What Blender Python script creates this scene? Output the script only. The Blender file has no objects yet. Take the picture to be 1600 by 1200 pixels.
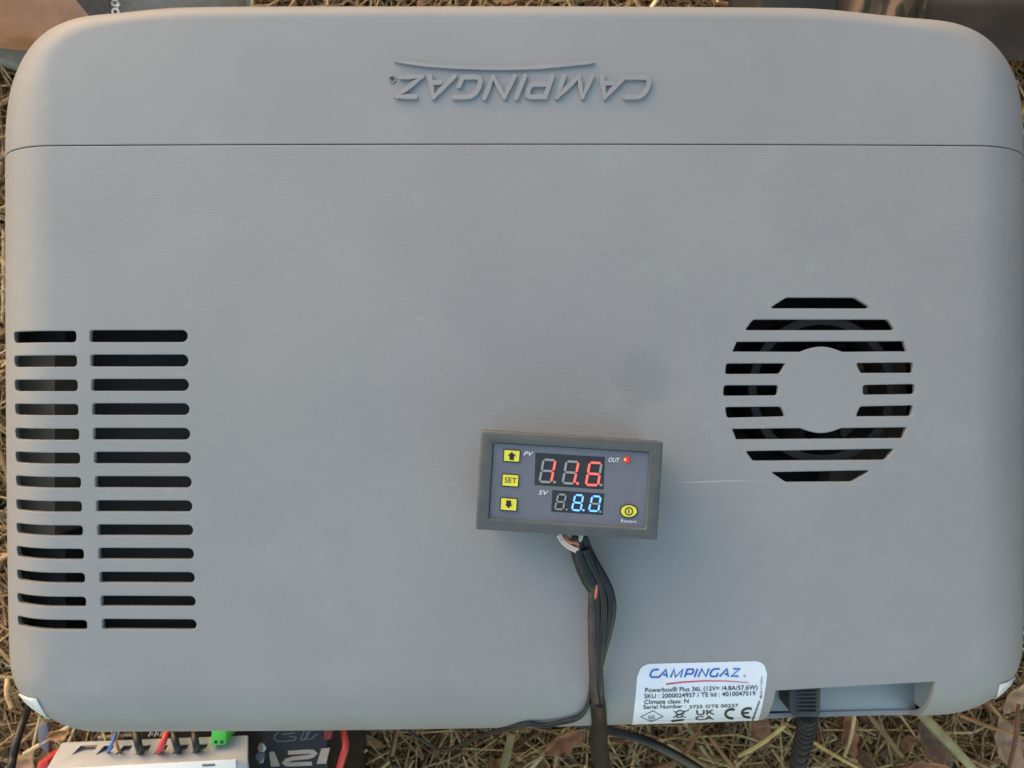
import bpy, bmesh, math, random
import numpy as np
from mathutils import Vector, Matrix, noise
from mathutils.bvhtree import BVHTree

random.seed(7); rng = np.random.default_rng(7)
sc = bpy.context.scene
COL = sc.collection

# ------------------------------------------------------------------ camera
H = 0.46          # height of the lid's top above the ground
D = 0.42          # camera above the lid
S = 0.00034       # metres per photo pixel on the lid plane
cam = bpy.data.cameras.new('camera'); cam.sensor_width = 36; cam.lens = 36 * D / (1600 * S)
cam.clip_start = 0.01; cam.clip_end = 100
cam.dof.use_dof = True; cam.dof.focus_distance = D; cam.dof.aperture_fstop = 20
camo = bpy.data.objects.new('camera', cam); COL.objects.link(camo)
camo.location = (0, 0, H + D); sc.camera = camo

# ------------------------------------------------------------------ sky, sun, exposure
SUN_ROT, SUN_EL = math.radians(-40), math.radians(14)
w = bpy.data.worlds.new('World'); sc.world = w; w.use_nodes = True
sky = w.node_tree.nodes.new('ShaderNodeTexSky'); sky.sky_type = 'NISHITA'; sky.sun_disc = False
sky.sun_elevation = SUN_EL; sky.sun_rotation = SUN_ROT % (2 * math.pi)
sky.dust_density = 1.0; sky.air_density = 1.9; sky.ozone_density = 1.7
bg = w.node_tree.nodes['Background']; bg.inputs[1].default_value = 0.15
w.node_tree.links.new(sky.outputs[0], bg.inputs[0])
sl = bpy.data.lights.new('sun', 'SUN'); sl.energy = 0.8; sl.angle = math.radians(75); sl.color = (1.0, 0.68, 0.54)
slo = bpy.data.objects.new('sun', sl); COL.objects.link(slo)
sdir = Vector((math.sin(SUN_ROT) * math.cos(SUN_EL), math.cos(SUN_ROT) * math.cos(SUN_EL), math.sin(SUN_EL)))
slo.rotation_euler = sdir.to_track_quat('Z', 'Y').to_euler()
sc.view_settings.view_transform = 'Standard'; sc.view_settings.look = 'None'
sc.cycles.max_bounces = 6; sc.cycles.diffuse_bounces = 3; sc.cycles.glossy_bounces = 2
sc.view_settings.gamma = 1; sc.view_settings.exposure = 1.46

# ------------------------------------------------------------------ helpers
CAM = Vector((0, 0, H + D))
def P(px, py, z):
    k = (H + D - z) / D * S
    return Vector(((px - 800) * k, (600 - py) * k, z))

WL = {}
def thing(name, loc, label, cat, group=None):
    o = bpy.data.objects.new(name, None); COL.objects.link(o); o.empty_display_size = .03
    o.location = loc; WL[o] = Vector(loc); o['label'] = label; o['category'] = cat
    if group: o['group'] = group
    return o
def tag(o, label, cat, group=None):
    o['label'] = label; o['category'] = cat
    if group: o['group'] = group
    return o
def build(name, verts, faces, mat, parent=None, smooth=None, origin=None):
    vs = [Vector(v) for v in verts]
    if origin is None:
        lo = [min(v[i] for v in vs) for i in range(3)]; hi = [max(v[i] for v in vs) for i in range(3)]
        origin = Vector(((lo[0]+hi[0])/2, (lo[1]+hi[1])/2, lo[2]))
    origin = Vector(origin)
    me = bpy.data.meshes.new(name); me.from_pydata([v - origin for v in vs], [], faces); me.update()
    return link(name, me, mat, parent, origin, smooth)
def link(name, me, mat, parent, origin, smooth=None):
    if mat: me.materials.clear(); me.materials.append(mat)
    o = bpy.data.objects.new(name, me); COL.objects.link(o)
    origin = Vector(origin); WL[o] = origin
    if parent: o.parent = parent; o.location = origin - WL[parent]
    else: o.location = origin
    if smooth is not None: shade(me, smooth)
    return o
def shade(me, ang=40):
    me.polygons.foreach_set('use_smooth', [True] * len(me.polygons))
    me.set_sharp_from_angle(angle=math.radians(ang))
def fixn(o):
    bm = bmesh.new(); bm.from_mesh(o.data); bmesh.ops.recalc_face_normals(bm, faces=bm.faces); bm.to_mesh(o.data); bm.free()
def bevel(o, off, seg=2, ang=30):
    bm = bmesh.new(); bm.from_mesh(o.data); bmesh.ops.recalc_face_normals(bm, faces=bm.faces)
    es = [e for e in bm.edges if len(e.link_faces) == 2 and e.calc_face_angle(0) > math.radians(ang)]
    bmesh.ops.bevel(bm, geom=es, offset=off, segments=seg, profile=.5, affect='EDGES', clamp_overlap=True)
    bm.to_mesh(o.data); bm.free(); shade(o.data, 40); return o
def applymods(o):
    dg = bpy.context.evaluated_depsgraph_get(); dg.update()
    me = bpy.data.meshes.new_from_object(o.evaluated_get(dg)); o.modifiers.clear(); o.data = me; return o
def boolean(o, cutter, op='DIFFERENCE'):
    m = o.modifiers.new('b', 'BOOLEAN'); m.operation = op; m.solver = 'EXACT'; m.object = cutter
    applymods(o)
def drop(o):
    bpy.data.objects.remove(o, do_unlink=True)
def prism_vf(pts, z0, z1):
    n = len(pts)
    v = [Vector((p[0], p[1], z0)) for p in pts] + [Vector((p[0], p[1], z1)) for p in pts]
    f = [list(range(n, 2*n)), list(range(n-1, -1, -1))] + [[i, (i+1) % n, n+(i+1) % n, n+i] for i in range(n)]
    return v, f
def prism(name, pts, z0, z1, mat, parent=None, bev=0, seg=2):
    v, f = prism_vf(pts, z0, z1); o = build(name, v, f, mat, parent); fixn(o)
    if bev: bevel(o, bev, seg)
    return o
def prism_px(name, poly, z0, z1, mat, parent=None, bev=0, seg=2, zref=None):
    return prism(name, [P(x, y, z1 if zref is None else zref) for x, y in poly], z0, z1, mat, parent, bev, seg)
def catmull(pts, n, closed=False):
    pts = [np.array(p, float) for p in pts]; m = len(pts); out = []
    segs = m if closed else m - 1
    for i in range(segs):
        g = (lambda k: pts[k % m]) if closed else (lambda k: pts[min(max(k, 0), m-1)])
        p0, p1, p2, p3 = g(i-1), g(i), g(i+1), g(i+2)
        for j in range(n):
            t = j / n
            out.append(.5*((2*p1)+(-p0+p2)*t+(2*p0-5*p1+4*p2-p3)*t*t+(-p0+3*p1-3*p2+p3)*t**3))
    if not closed: out.append(pts[-1])
    return out
def tube_vf(path, rad, seg=12, squash=None):
    path = [Vector(p) for p in path]; n = len(path)
    if not hasattr(rad, '__len__'): rad = [rad] * n
    elif len(rad) != n: rad = list(np.interp(np.linspace(0, 1, n), np.linspace(0, 1, len(rad)), rad))
    v = []; f = []
    t = (path[1]-path[0]).normalized(); a = t.orthogonal().normalized()
    for i, p in enumerate(path):
        tt = (path[min(i+1, n-1)] - path[max(i-1, 0)]).normalized()
        a = (a - tt * a.dot(tt)).normalized(); b = tt.cross(a)
        for k in range(seg):
            an = 2*math.pi*k/seg; v.append(p + (a*math.cos(an)+b*math.sin(an))*rad[i])
    for i in range(n-1):
        for k in range(seg):
            k2 = (k+1) % seg; f.append([i*seg+k, i*seg+k2, (i+1)*seg+k2, (i+1)*seg+k])
    f.append(list(range(seg-1, -1, -1))); f.append(list(range((n-1)*seg, n*seg)))
    return v, f
def tube(name, pts, rad, mat, parent=None, seg=12, sub=8, smooth=50):
    path = catmull(pts, sub) if sub else pts
    v, f = tube_vf(path, rad, seg); return build(name, v, f, mat, parent, smooth)

# ------------------------------------------------------------------ materials
def srgb(r, g, b):
    return tuple(((c/255)/12.92 if c/255 <= .04045 else ((c/255+.055)/1.055)**2.4) for c in (r, g, b)) + (1,)
def mat(name, col, rough=.5, var=.12, vscale=60, bump=0, bscale=300, stretch=(1,1,1), bev=0, spec=.5, metal=0, col2=None, emit=None, es=0, coat=0):
    m = bpy.data.materials.new(name); m.use_nodes = True; nt = m.node_tree; N = nt.nodes; L = nt.links
    b = N['Principled BSDF']; c = col if len(col) == 4 else tuple(col)+(1,)
    b.inputs['Roughness'].default_value = rough; b.inputs['Metallic'].default_value = metal
    b.inputs['Specular IOR Level'].default_value = spec; b.inputs['Coat Weight'].default_value = coat
    tc = N.new('ShaderNodeTexCoord'); mp = N.new('ShaderNodeMapping'); mp.inputs['Scale'].default_value = stretch
    L.new(tc.outputs['Object'], mp.inputs['Vector'])
    if var or col2:
        nz = N.new('ShaderNodeTexNoise'); nz.inputs['Scale'].default_value = vscale; nz.inputs['Detail'].default_value = 6
        L.new(mp.outputs[0], nz.inputs['Vector'])
        cr = N.new('ShaderNodeValToRGB'); cr.color_ramp.elements[0].position = .32; cr.color_ramp.elements[1].position = .68
        cr.color_ramp.elements[0].color = tuple(x*(1-var) for x in c[:3])+(1,)
        cr.color_ramp.elements[1].color = col2 if col2 else tuple(min(1, x*(1+var)) for x in c[:3])+(1,)
        L.new(nz.outputs['Fac'], cr.inputs[0]); L.new(cr.outputs[0], b.inputs['Base Color'])
    else: b.inputs['Base Color'].default_value = c
    nrm = None
    if bev:
        bv = N.new('ShaderNodeBevel'); bv.samples = 4; bv.inputs['Radius'].default_value = bev; nrm = bv.outputs[0]
    if bump:
        n2 = N.new('ShaderNodeTexNoise'); n2.inputs['Scale'].default_value = bscale; n2.inputs['Detail'].default_value = 4
        L.new(mp.outputs[0], n2.inputs['Vector'])
        bp = N.new('ShaderNodeBump'); bp.inputs['Strength'].default_value = 1; bp.inputs['Distance'].default_value = bump
        L.new(n2.outputs['Fac'], bp.inputs['Height'])
        if nrm: L.new(nrm, bp.inputs['Normal'])
        nrm = bp.outputs[0]
    if nrm: L.new(nrm, b.inputs['Normal'])
    if emit:
        b.inputs['Emission Color'].default_value = emit; b.inputs['Emission Strength'].default_value = es
    return m
def island_mat(name, cols, rough=.7, bump=0, bscale=200):
    m = bpy.data.materials.new(name); m.use_nodes = True; nt = m.node_tree; N = nt.nodes; L = nt.links
    b = N['Principled BSDF']; b.inputs['Roughness'].default_value = rough; b.inputs['Specular IOR Level'].default_value = .3
    g = N.new('ShaderNodeNewGeometry'); cr = N.new('ShaderNodeValToRGB'); e = cr.color_ramp.elements
    while len(e) < len(cols): e.new(.5)
    for i, c in enumerate(cols): e[i].position = i/(len(cols)-1); e[i].color = c
    L.new(g.outputs['Random Per Island'], cr.inputs[0])
    tc = N.new('ShaderNodeTexCoord'); nz = N.new('ShaderNodeTexNoise'); nz.inputs['Scale'].default_value = bscale; nz.inputs['Detail'].default_value = 5
    L.new(tc.outputs['Object'], nz.inputs['Vector'])
    mx = N.new('ShaderNodeMix'); mx.data_type = 'RGBA'; mx.blend_type = 'MULTIPLY'; mx.inputs[0].default_value = .75
    r2 = N.new('ShaderNodeValToRGB'); r2.color_ramp.elements[0].position = .3; r2.color_ramp.elements[0].color = (.4,.34,.3,1); r2.color_ramp.elements[1].position = .7; r2.color_ramp.elements[1].color = (1.1,1.1,1.1,1)
    L.new(nz.outputs['Fac'], r2.inputs[0]); L.new(cr.outputs[0], mx.inputs[6]); L.new(r2.outputs[0], mx.inputs[7])
    L.new(mx.outputs[2], b.inputs['Base Color']); return m

def lid_material():
    m = bpy.data.materials.new('grey_textured_plastic'); m.use_nodes = True; nt = m.node_tree; N = nt.nodes; L = nt.links
    b = N['Principled BSDF']; b.inputs['Specular IOR Level'].default_value = .45
    tc = N.new('ShaderNodeTexCoord'); O = tc.outputs['Object']
    def nzs(scale, detail=5, stretch=None, rough=.55):
        n = N.new('ShaderNodeTexNoise'); n.inputs['Scale'].default_value = scale; n.inputs['Detail'].default_value = detail; n.inputs['Roughness'].default_value = rough
        if stretch:
            mp = N.new('ShaderNodeMapping'); mp.inputs['Scale'].default_value = stretch; L.new(O, mp.inputs['Vector']); L.new(mp.outputs[0], n.inputs['Vector'])
        else: L.new(O, n.inputs['Vector'])
        return n.outputs['Fac']
    def math_(op, a, bb=None, c=None, clamp=False):
        n = N.new('ShaderNodeMath'); n.operation = op; n.use_clamp = clamp
        for i, x in enumerate((a, bb, c)):
            if x is None: continue
            if isinstance(x, (int, float)): n.inputs[i].default_value = x
            else: L.new(x, n.inputs[i])
        return n.outputs[0]
    def step(x, a, bb, lo=0., hi=1.):
        n = N.new('ShaderNodeMapRange'); n.interpolation_type = 'SMOOTHSTEP'
        n.inputs['From Min'].default_value = a; n.inputs['From Max'].default_value = bb; n.inputs['To Min'].default_value = lo; n.inputs['To Max'].default_value = hi
        L.new(x, n.inputs['Value']); return n.outputs[0]
    def mix(fac, a, bb):
        n = N.new('ShaderNodeMix'); n.data_type = 'RGBA'
        if isinstance(fac, (int, float)): n.inputs[0].default_value = fac
        else: L.new(fac, n.inputs[0])
        for i, x in ((6, a), (7, bb)):
            if isinstance(x, tuple): n.inputs[i].default_value = x
            else: L.new(x, n.inputs[i])
        return n.outputs[2]
    sx = N.new('ShaderNodeSeparateXYZ'); L.new(O, sx.inputs[0]); X, Y = sx.outputs[0], sx.outputs[1]
    big = step(nzs(9, 5), .3, .7)
    c = mix(big, (.266, .254, .259, 1), (.292, .278, .282, 1))
    # handling marks: pale dust film, darker rubbed spot, hairline scratches
    dust = step(nzs(26, 8, None, .7), .52, .78)
    c = mix(math_('MULTIPLY', dust, .34), c, (.36, .35, .345, 1))
    d1 = math_('SUBTRACT', X, .0697); d2 = math_('SUBTRACT', Y, .0035)
    rr = math_('SQRT', math_('ADD', math_('MULTIPLY', d1, d1), math_('MULTIPLY', d2, d2)))
    rr = math_('ADD', rr, math_('MULTIPLY', math_('SUBTRACT', nzs(60, 4), .5), .012))
    c = mix(step(rr, .009, .02, .38, 0.), c, (.19, .2, .205, 1))
    wob = math_('MULTIPLY', math_('SUBTRACT', nzs(7, 2), .5), .012)
    yl = math_('ABSOLUTE', math_('ADD', math_('ADD', Y, .0515), wob))
    line = step(yl, .00018, .00045, 1., 0.)
    gate = step(nzs(30, 4, (1, .2, 1)), .53, .68)
    xw = math_('MULTIPLY', step(X, -.15, -.11), step(X, .19, .23, 1., 0.))
    c = mix(math_('MULTIPLY', math_('MULTIPLY', line, xw), math_('ADD', math_('MULTIPLY', gate, .42), .05)), c, (.55, .55, .54, 1))
    sc1 = step(nzs(40, 3, (1.2, 22, 1), .4), .71, .75); sg = step(nzs(14, 3), .5, .62)
    c = mix(math_('MULTIPLY', math_('MULTIPLY', sc1, sg), .24), c, (.5, .5, .49, 1))
    vo = N.new('ShaderNodeTexVoronoi'); vo.inputs['Scale'].default_value = 120; L.new(O, vo.inputs['Vector'])
    sp = math_('MULTIPLY', step(vo.outputs['Distance'], .025, .06, 1., 0.), step(nzs(33, 2), .60, .63))
    c = mix(math_('MULTIPLY', sp, .35), c, (.62, .61, .58, 1))
    L.new(c, b.inputs['Base Color'])
    r = math_('ADD', .46, math_('MULTIPLY', nzs(20, 6), .14)); L.new(r, b.inputs['Roughness'])
    bv = N.new('ShaderNodeBevel'); bv.samples = 4; bv.inputs['Radius'].default_value = .0011
    g1 = nzs(1.0, 3, (430, 1050, 600), .6); g2 = nzs(1.0, 2, (1400, 1700, 1400))
    hgt = math_('ADD', g1, math_('MULTIPLY', g2, .35))
    smooth_top = step(Y, .126, .128, 1., .4)
    bp = N.new('ShaderNodeBump'); bp.inputs['Distance'].default_value = .0002
    L.new(math_('MULTIPLY', smooth_top, .8), bp.inputs['Strength'])
    L.new(hgt, bp.inputs['Height']); L.new(bv.outputs[0], bp.inputs['Normal']); L.new(bp.outputs[0], b.inputs['Normal'])
    return m

M = {}
M['lid'] = lid_material()
M['emboss'] = mat('grey_moulded_plastic', (.285, .268, .274), .5, .05, 60)
M['white'] = mat('white_plastic', srgb(214, 214, 214), .4, .03, 40)
M['dark'] = mat('dark_interior_plastic', (.055, .047, .046), .6, .2, 40)
M['inner'] = mat('brown_grey_interior', (.30, .225, .17), .7, .2, 60)
M['fan'] = mat('black_fan_plastic', (.05, .042, .038), .45, .1, 40)
M['recess'] = mat('grey_recess_plastic', (.30, .315, .325), .5, .05, 30)
M['black'] = mat('black_plastic', (.022, .023, .026), .42, .2, 80, .00004, 900, bev=.0004)
M['rubber'] = mat('black_cable_rubber', (.010, .010, .011), .4, .2, 120, .00005, 500)
M['tape'] = mat('black_insulating_tape', (.012, .012, .014), .34, .3, 90, .0016, 170)
M['sleeve'] = mat('brown_heat_shrink_sleeve', (.042, .030, .027), .5, .4, 220, .00025, 500, (1, .5, 1))
M['red'] = mat('red_cable', srgb(196, 62, 62), .38, .1, 80)
M['blue'] = mat('blue_cable', srgb(62, 112, 186), .4, .1, 80)
M['brown'] = mat('brown_cable', srgb(132, 84, 58), .45, .15, 80)
M['copper'] = mat('salmon_wire', srgb(190, 110, 88), .45, .15, 200)
M['cream'] = mat('cream_connector', srgb(214, 196, 180), .5, .12, 300)
M['case'] = mat('grey_instrument_case', (.082, .084, .085), .5, .1, 120, .00006, 1200, bev=.0006)
M['panel'] = mat('slate_grey_film', (.145, .142, .17), .42, .06, 90)
M['yellow'] = mat('yellow_key', srgb(226, 214, 72), .5, .06, 200)
M['ink'] = mat('black_ink', (.012, .012, .014), .5, 0)
M['print'] = mat('pale_print', srgb(222, 222, 226), .5, 0)
M['window'] = mat('smoked_window', (.034, .034, .037), .2, .1, 300)
M['seg'] = mat('unlit_segment', srgb(150, 148, 148), .4, .04, 300)
M['segr'] = mat('lit_red_segment', srgb(240, 90, 80), .4, 0, emit=(1, .16, .12, 1), es=.26)
M['segb'] = mat('lit_blue_segment', srgb(120, 180, 240), .4, 0, emit=(.10, .34, 1, 1), es=.42)
M['led'] = mat('red_led', srgb(190, 20, 16), .2, 0, emit=(1, .05, .03, 1), es=.12)
M['ledcore'] = mat('led_core', srgb(255, 160, 90), .2, 0, emit=(1, .42, .18, 1), es=.35)
M['sticker'] = mat('white_label_film', srgb(226, 228, 238), .32, .03, 60)
M['bink'] = mat('blue_ink', srgb(40, 96, 178), .45, .08, 300)
M['rink'] = mat('red_ink', srgb(196, 52, 62), .45, 0)
M['gink'] = mat('grey_ink', srgb(92, 96, 108), .5, 0)
M['ctrl'] = mat('pale_grey_abs', srgb(160, 162, 168), .5, .06, 60, .00004, 800, bev=.0008)
M['ctrlw'] = mat('white_face_film', srgb(236, 236, 238), .4, .02, 60)
M['green'] = mat('green_terminal', srgb(84, 190, 70), .4, .08, 120)
M['bat'] = mat('black_battery_case', (.014, .013, .013), .45, .25, 60, .00006, 400)
M['metal'] = mat('galvanised_metal', (.55, .54, .52), .3, .15, 300, metal=1)
M['bprint'] = mat('grey_battery_print', srgb(168, 152, 144), .5, .06, 200)
M['skin'] = mat('skin', srgb(196, 142, 112), .55, .16, 45, .0003, 160, col2=srgb(206, 156, 128))
M['clog'] = mat('grey_foam_clog', srgb(132, 125, 118), .7, .12, 90, .0003, 200)
M['strap'] = mat('dark_grey_strap', srgb(90, 80, 74), .7, .12, 150, .0002, 600)
M['ptext'] = mat('cream_rubber_print', srgb(240, 232, 218), .6, .04, 200)
M['bag'] = mat('black_bag_fabric', (.02, .021, .021), .8, .2, 200, .0003, 900)
M['slate'] = mat('blue_grey_plastic', srgb(104, 106, 118), .5, .1, 60)

# =================================================================== GROUND
def ground():
    n = 60; R = 6.0; v = []; f = []
    for j in range(n+1):
        for i in range(n+1):
            a = (i/n*2-1); b = (j/n*2-1); x = R*a*abs(a); y = R*b*abs(b)
            v.append((x, y, .006*noise.noise(Vector((x*7, y*7, 0)))-.004))
    for j in range(n):
        for i in range(n): a = j*(n+1)+i; f.append([a, a+1, a+n+2, a+n+1])
    g = build('ground', v, f, mat('dark_soil', (.045, .031, .021), .95, .5, 25, .006, 90, col2=(.17, .125, .08, 1)), None, 60, (0, 0, 0)); g['kind'] = 'structure'
ground()

def straw_litter():
    n = 64000
    c = np.stack([rng.uniform(-.95, .95, n), rng.uniform(-.8, .8, n), np.abs(rng.normal(0, .011, n))+.001], 1)
    far = slice(0, 20000); c[far, 0] = rng.normal(0, 1.15, 20000); c[far, 1] = rng.normal(0, 1.1, 20000)
    keep = (np.abs(c[:, 0]) > .24) | (np.abs(c[:, 1]) > .16); c = c[keep]; n = len(c)
    an = rng.uniform(0, 2*np.pi, n); el = rng.normal(0, .16, n); ln = rng.uniform(.02, .17, n)*.5
    d = np.stack([np.cos(an)*np.cos(el), np.sin(an)*np.cos(el), np.sin(el)], 1)
    s = np.stack([-np.sin(an), np.cos(an), np.zeros(n)], 1); u = np.cross(d, s)
    r = np.clip(rng.lognormal(-6.75, .6, n), .0004, .0042)
    bend = rng.normal(0, .16, (n, 1))*s*ln[:, None]
    V = []
    for k, t in enumerate((-1, 0, 1)):
        base = c + d*(ln*t)[:, None] + bend*(1-t*t) ; rr = r*(1 if t < 1 else .7)
        for q in range(3):
            a = q*2.0944; V.append(base + s*(np.cos(a)*rr)[:, None] + u*(np.sin(a)*rr*.6)[:, None])
    V = np.stack(V, 1); V[:, :, 2] = np.maximum(V[:, :, 2], .0); V = V.reshape(-1, 3)
    F = []
    for k in range(2):
        for q in range(3): F.append([k*3+q, k*3+(q+1) % 3, k*3+3+(q+1) % 3, k*3+3+q])
    F = (np.array(F)[None]+(np.arange(n)*9)[:, None, None]).reshape(-1, 4)
    me = bpy.data.meshes.new('straw_litter'); me.vertices.add(len(V)); me.vertices.foreach_set('co', V.astype('f').ravel())
    me.loops.add(F.size); me.loops.foreach_set('vertex_index', F.astype('i').ravel())
    me.polygons.add(len(F)); me.polygons.foreach_set('loop_start', np.arange(len(F), dtype='i')*4); me.update(calc_edges=True)
    o = link('straw_litter', me, M['straw'], None, (0, 0, 0))
    o['kind'] = 'stuff'; o['label'] = 'dry straw and grass stalks scattered over the soil'; o['category'] = 'straw'
M['straw'] = island_mat('dry_straw', [srgb(92, 66, 46), srgb(150, 116, 80), srgb(194, 158, 112), srgb(124, 90, 62), srgb(218, 190, 140), srgb(166, 130, 90), srgb(232, 212, 168)], .6)
M['leaf'] = island_mat('dry_leaf', [srgb(92, 58, 42), srgb(150, 104, 76), srgb(176, 132, 100), srgb(112, 76, 56), srgb(160, 116, 88)], .75, 0, 120)
straw_litter()

def leaf_vf(c, ang, length, width, curl, fold, tilt, seed, nu=9, nv=5):
    rr = random.Random(seed); v = []; f = []
    R = Matrix.Rotation(ang, 3, 'Z') @ Matrix.Rotation(tilt, 3, 'X') @ Matrix.Rotation(rr.uniform(-.3, .3), 3, 'Y')
    for i in range(nu):
        t = i/(nu-1); wd = width*(math.sin(math.pi*min(1, t*.96+.02))**.8)*(1+.22*math.sin(t*19+seed))
        for j in range(nv):
            q = j/(nv-1)*2-1
            z = fold*abs(q)*wd + curl*length*(t-.5)**2*2 + .05*width*math.sin(5*t*3+q*2+seed)
            v.append(Vector(c) + R @ Vector(((t-.5)*length, q*wd*.5, z)))
    for i in range(nu-1):
        for j in range(nv-1): a = i*nv+j; f.append([a, a+1, a+nv+1, a+nv])
    return v, f
def leaf_litter():
    V = []; F = []
    for k in range(600):
        x, y = random.uniform(-.95, .95), random.uniform(-.8, .8)
        if abs(x) < .25 and abs(y) < .17: continue
        v, f = leaf_vf((x, y, random.uniform(.003, .03)), random.uniform(0, 6.28), random.uniform(.02, .06), random.uniform(.01, .028), random.uniform(-.4, .7), random.uniform(-.3, .8), random.gauss(0, .4), k, 6, 4)
        b = len(V); V += v; F += [[i+b for i in q] for q in f]
    o = build('leaf_litter', V, F, M['leaf'], None, 60, (0, 0, 0)); o['kind'] = 'stuff'; o['label'] = 'small dry brown leaves lying among the straw'; o['category'] = 'leaves'
leaf_litter()

# =================================================================== COOL BOX LID SHAPE
SIL = [(8,300),(9,600),(12,900),(15,1020),(19,1060),(29,1085),(50,1104),(78,1123),(103,1135),(130,1141),(170,1143),(500,1141.5),(800,1137),(1000,1131.5),
       (1200,1125),(1350,1120),(1440,1118),(1490,1115),(1525,1106),(1555,1090),(1580,1068),(1593,1045),(1598,1015),(1600,900),(1600,600),(1600,300),(1599.5,220),
       (1596,160),(1585,115),(1566,82),(1541,57),(1510,41),(1478,33),(1400,26),(1290,14.5),(1200,12),(900,10),(600,10),(350,10.5),(250,13.5),(190,20),(135,25),
       (104,32),(75,46),(50,68),(31,98),(17,135),(10,180),(8,220)]
dense = np.array(catmull(SIL, 30, True))
seg = np.linalg.norm(np.roll(dense, -1, 0)-dense, axis=1); cs = np.concatenate([[0], np.cumsum(seg)])
NT = 400
tt = np.linspace(0, cs[-1], NT, endpoint=False); dl = np.vstack([dense, dense[:1]])
sil = np.stack([np.interp(tt, cs, dl[:, 0]), np.interp(tt, cs, dl[:, 1])], 1)
for _ in range(4): sil = .25*np.roll(sil, 1, 0)+.5*sil+.25*np.roll(sil, -1, 0)
W2 = np.stack([(sil[:, 0]-800)*S, (600-sil[:, 1])*S], 1)
tan = np.roll(W2, -1, 0)-np.roll(W2, 1, 0); tan /= np.linalg.norm(tan, axis=1)[:, None]
nor = np.stack([tan[:, 1], -tan[:, 0]], 1)
if (nor*W2).sum(1).mean() < 0: nor = -nor
for _ in range(6): nor = .25*np.roll(nor, 1, 0)+.5*nor+.25*np.roll(nor, -1, 0)
nor /= np.linalg.norm(nor, axis=1)[:, None]
ax, ay = np.abs(nor[:, 0])**5, np.abs(nor[:, 1])**5
rv = np.where(nor[:, 1] > 0, .0095, .040); rest = np.clip(1-ax-ay, 0, 1); rc = np.where(nor[:, 1] > 0, .024, .025)
RR = (ax*.048+ay*rv+rest*rc)/(ax+ay+rest)
for _ in range(14): RR = .25*np.roll(RR, 1)+.5*RR+.25*np.roll(RR, -1)
rho = (W2*nor).sum(1); th = np.pi/2-np.arctan(rho/D); dr = RR*(1-np.cos(th))
OUT = W2*((D+dr)/D)[:, None]+nor*(RR*(1-np.sin(th)))[:, None]
INN = OUT-nor*RR[:, None]
for _ in range(6): INN = .25*np.roll(INN, 1, 0)+.5*INN+.25*np.roll(INN, -1, 0)
def crown(x, y): return -.0036*(x/.29)**2-.0058*((y-.05)/.2)**2
for it in range(8):    # settle the outline so that the rounded rim ends where it should
    best = np.full(NT, -1.0)
    for th_ in np.linspace(.3, np.pi/2, 40):
        pt = INN+(OUT-INN)*np.sin(th_); zz = crown(INN[:, 0], INN[:, 1])-RR*(1-np.cos(th_))
        best = np.maximum(best, ((pt*(D/(D-zz))[:, None])*nor).sum(1))
    dd = rho-best
    for _ in range(3): dd = .25*np.roll(dd, 1)+.5*dd+.25*np.roll(dd, -1)
    OUT = OUT+nor*dd[:, None]; INN = INN+nor*dd[:, None]*.6
def lidpt(i, th):
    i %= NT; s = math.sin(th); c = math.cos(th)
    x, y = INN[i]+(OUT[i]-INN[i])*s
    return Vector((x, y, H+crown(*INN[i])-RR[i]*(1-c)))
NR = 14; LV = [Vector((0, .0, H+crown(0, 0)))]; LF = []
for k in range(1, 15):
    for i in range(NT):
        p = INN[i]*(k/14); LV.append(Vector((p[0], p[1], H+crown(*p))))
for j in range(1, NR+1):
    for i in range(NT): LV.append(lidpt(i, math.pi/2*j/NR))
ZS = H-.075
for i in range(NT):
    p = OUT[i]-nor[i]*.0008; LV.append(Vector((p[0], p[1], ZS)))
rings = 14+NR+1
for i in range(NT): LF.append([0, 1+i, 1+(i+1) % NT])
for k in range(rings-1):
    a = 1+k*NT
    for i in range(NT): LF.append([a+i, a+NT+i, a+NT+(i+1) % NT, a+(i+1) % NT])
e1, e2 = LV[1]-LV[0], LV[2]-LV[0]
if e1.cross(e2).z < 0: LF = [q[::-1] for q in LF]
BV = BVHTree.FromPolygons(LV, LF)
def surf(px, py, off=0):
    d = (P(px, py, H)-CAM).normalized(); hit, n, _, _ = BV.ray_cast(CAM, d)
    if hit is None:
        hit, n, _, _ = BV.find_nearest(P(px, py, H-.02))
    if n.z < 0: n = -n
    return hit+n*off

box = thing('cool_box', (0, 0, 0), 'grey plastic electric cool box seen from above, filling the picture', 'cool box')
lid_full = build('lid', LV, LF, M['lid'], None, None, (0, 0, H))
sm = lid_full.modifiers.new('s', 'SOLIDIFY'); sm.thickness = .003; sm.offset = -1; applymods(lid_full)

CV = []; CF = []
def cut(pts, z0, z1):
    v, f = prism_vf(pts, z0, z1)
    a = sum(pts[i][0]*pts[(i+1) % len(pts)][1]-pts[(i+1) % len(pts)][0]*pts[i][1] for i in range(len(pts)))
    if a < 0: f = [q[::-1] for q in f]
    b = len(CV); CV.extend(v); CF.extend([[i+b for i in q] for q in f])
def roundpoly(pts, r, n=4):
    out = []; m = len(pts)
    for i in range(m):
        p0, p, p1 = Vector(pts[i-1]), Vector(pts[i]), Vector(pts[(i+1) % m])
        d0, d1 = (p0-p), (p1-p); rr = min(r, d0.length*.45, d1.length*.45)
        a, b = p+d0.normalized()*rr, p+d1.normalized()*rr
        for k in range(n+1):
            t = k/n; out.append((1-t)**2*a+2*t*(1-t)*p+t*t*b)
    return out
rowy = [(515.8,534.8),(554,572.8),(592,610.8),(630,648.4),(668.5,687),(706,724.4),(744,762.2),(782,800),(820,837.6),(857,875),(895,912.4),(933,950),(970,986.8)]
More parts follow.
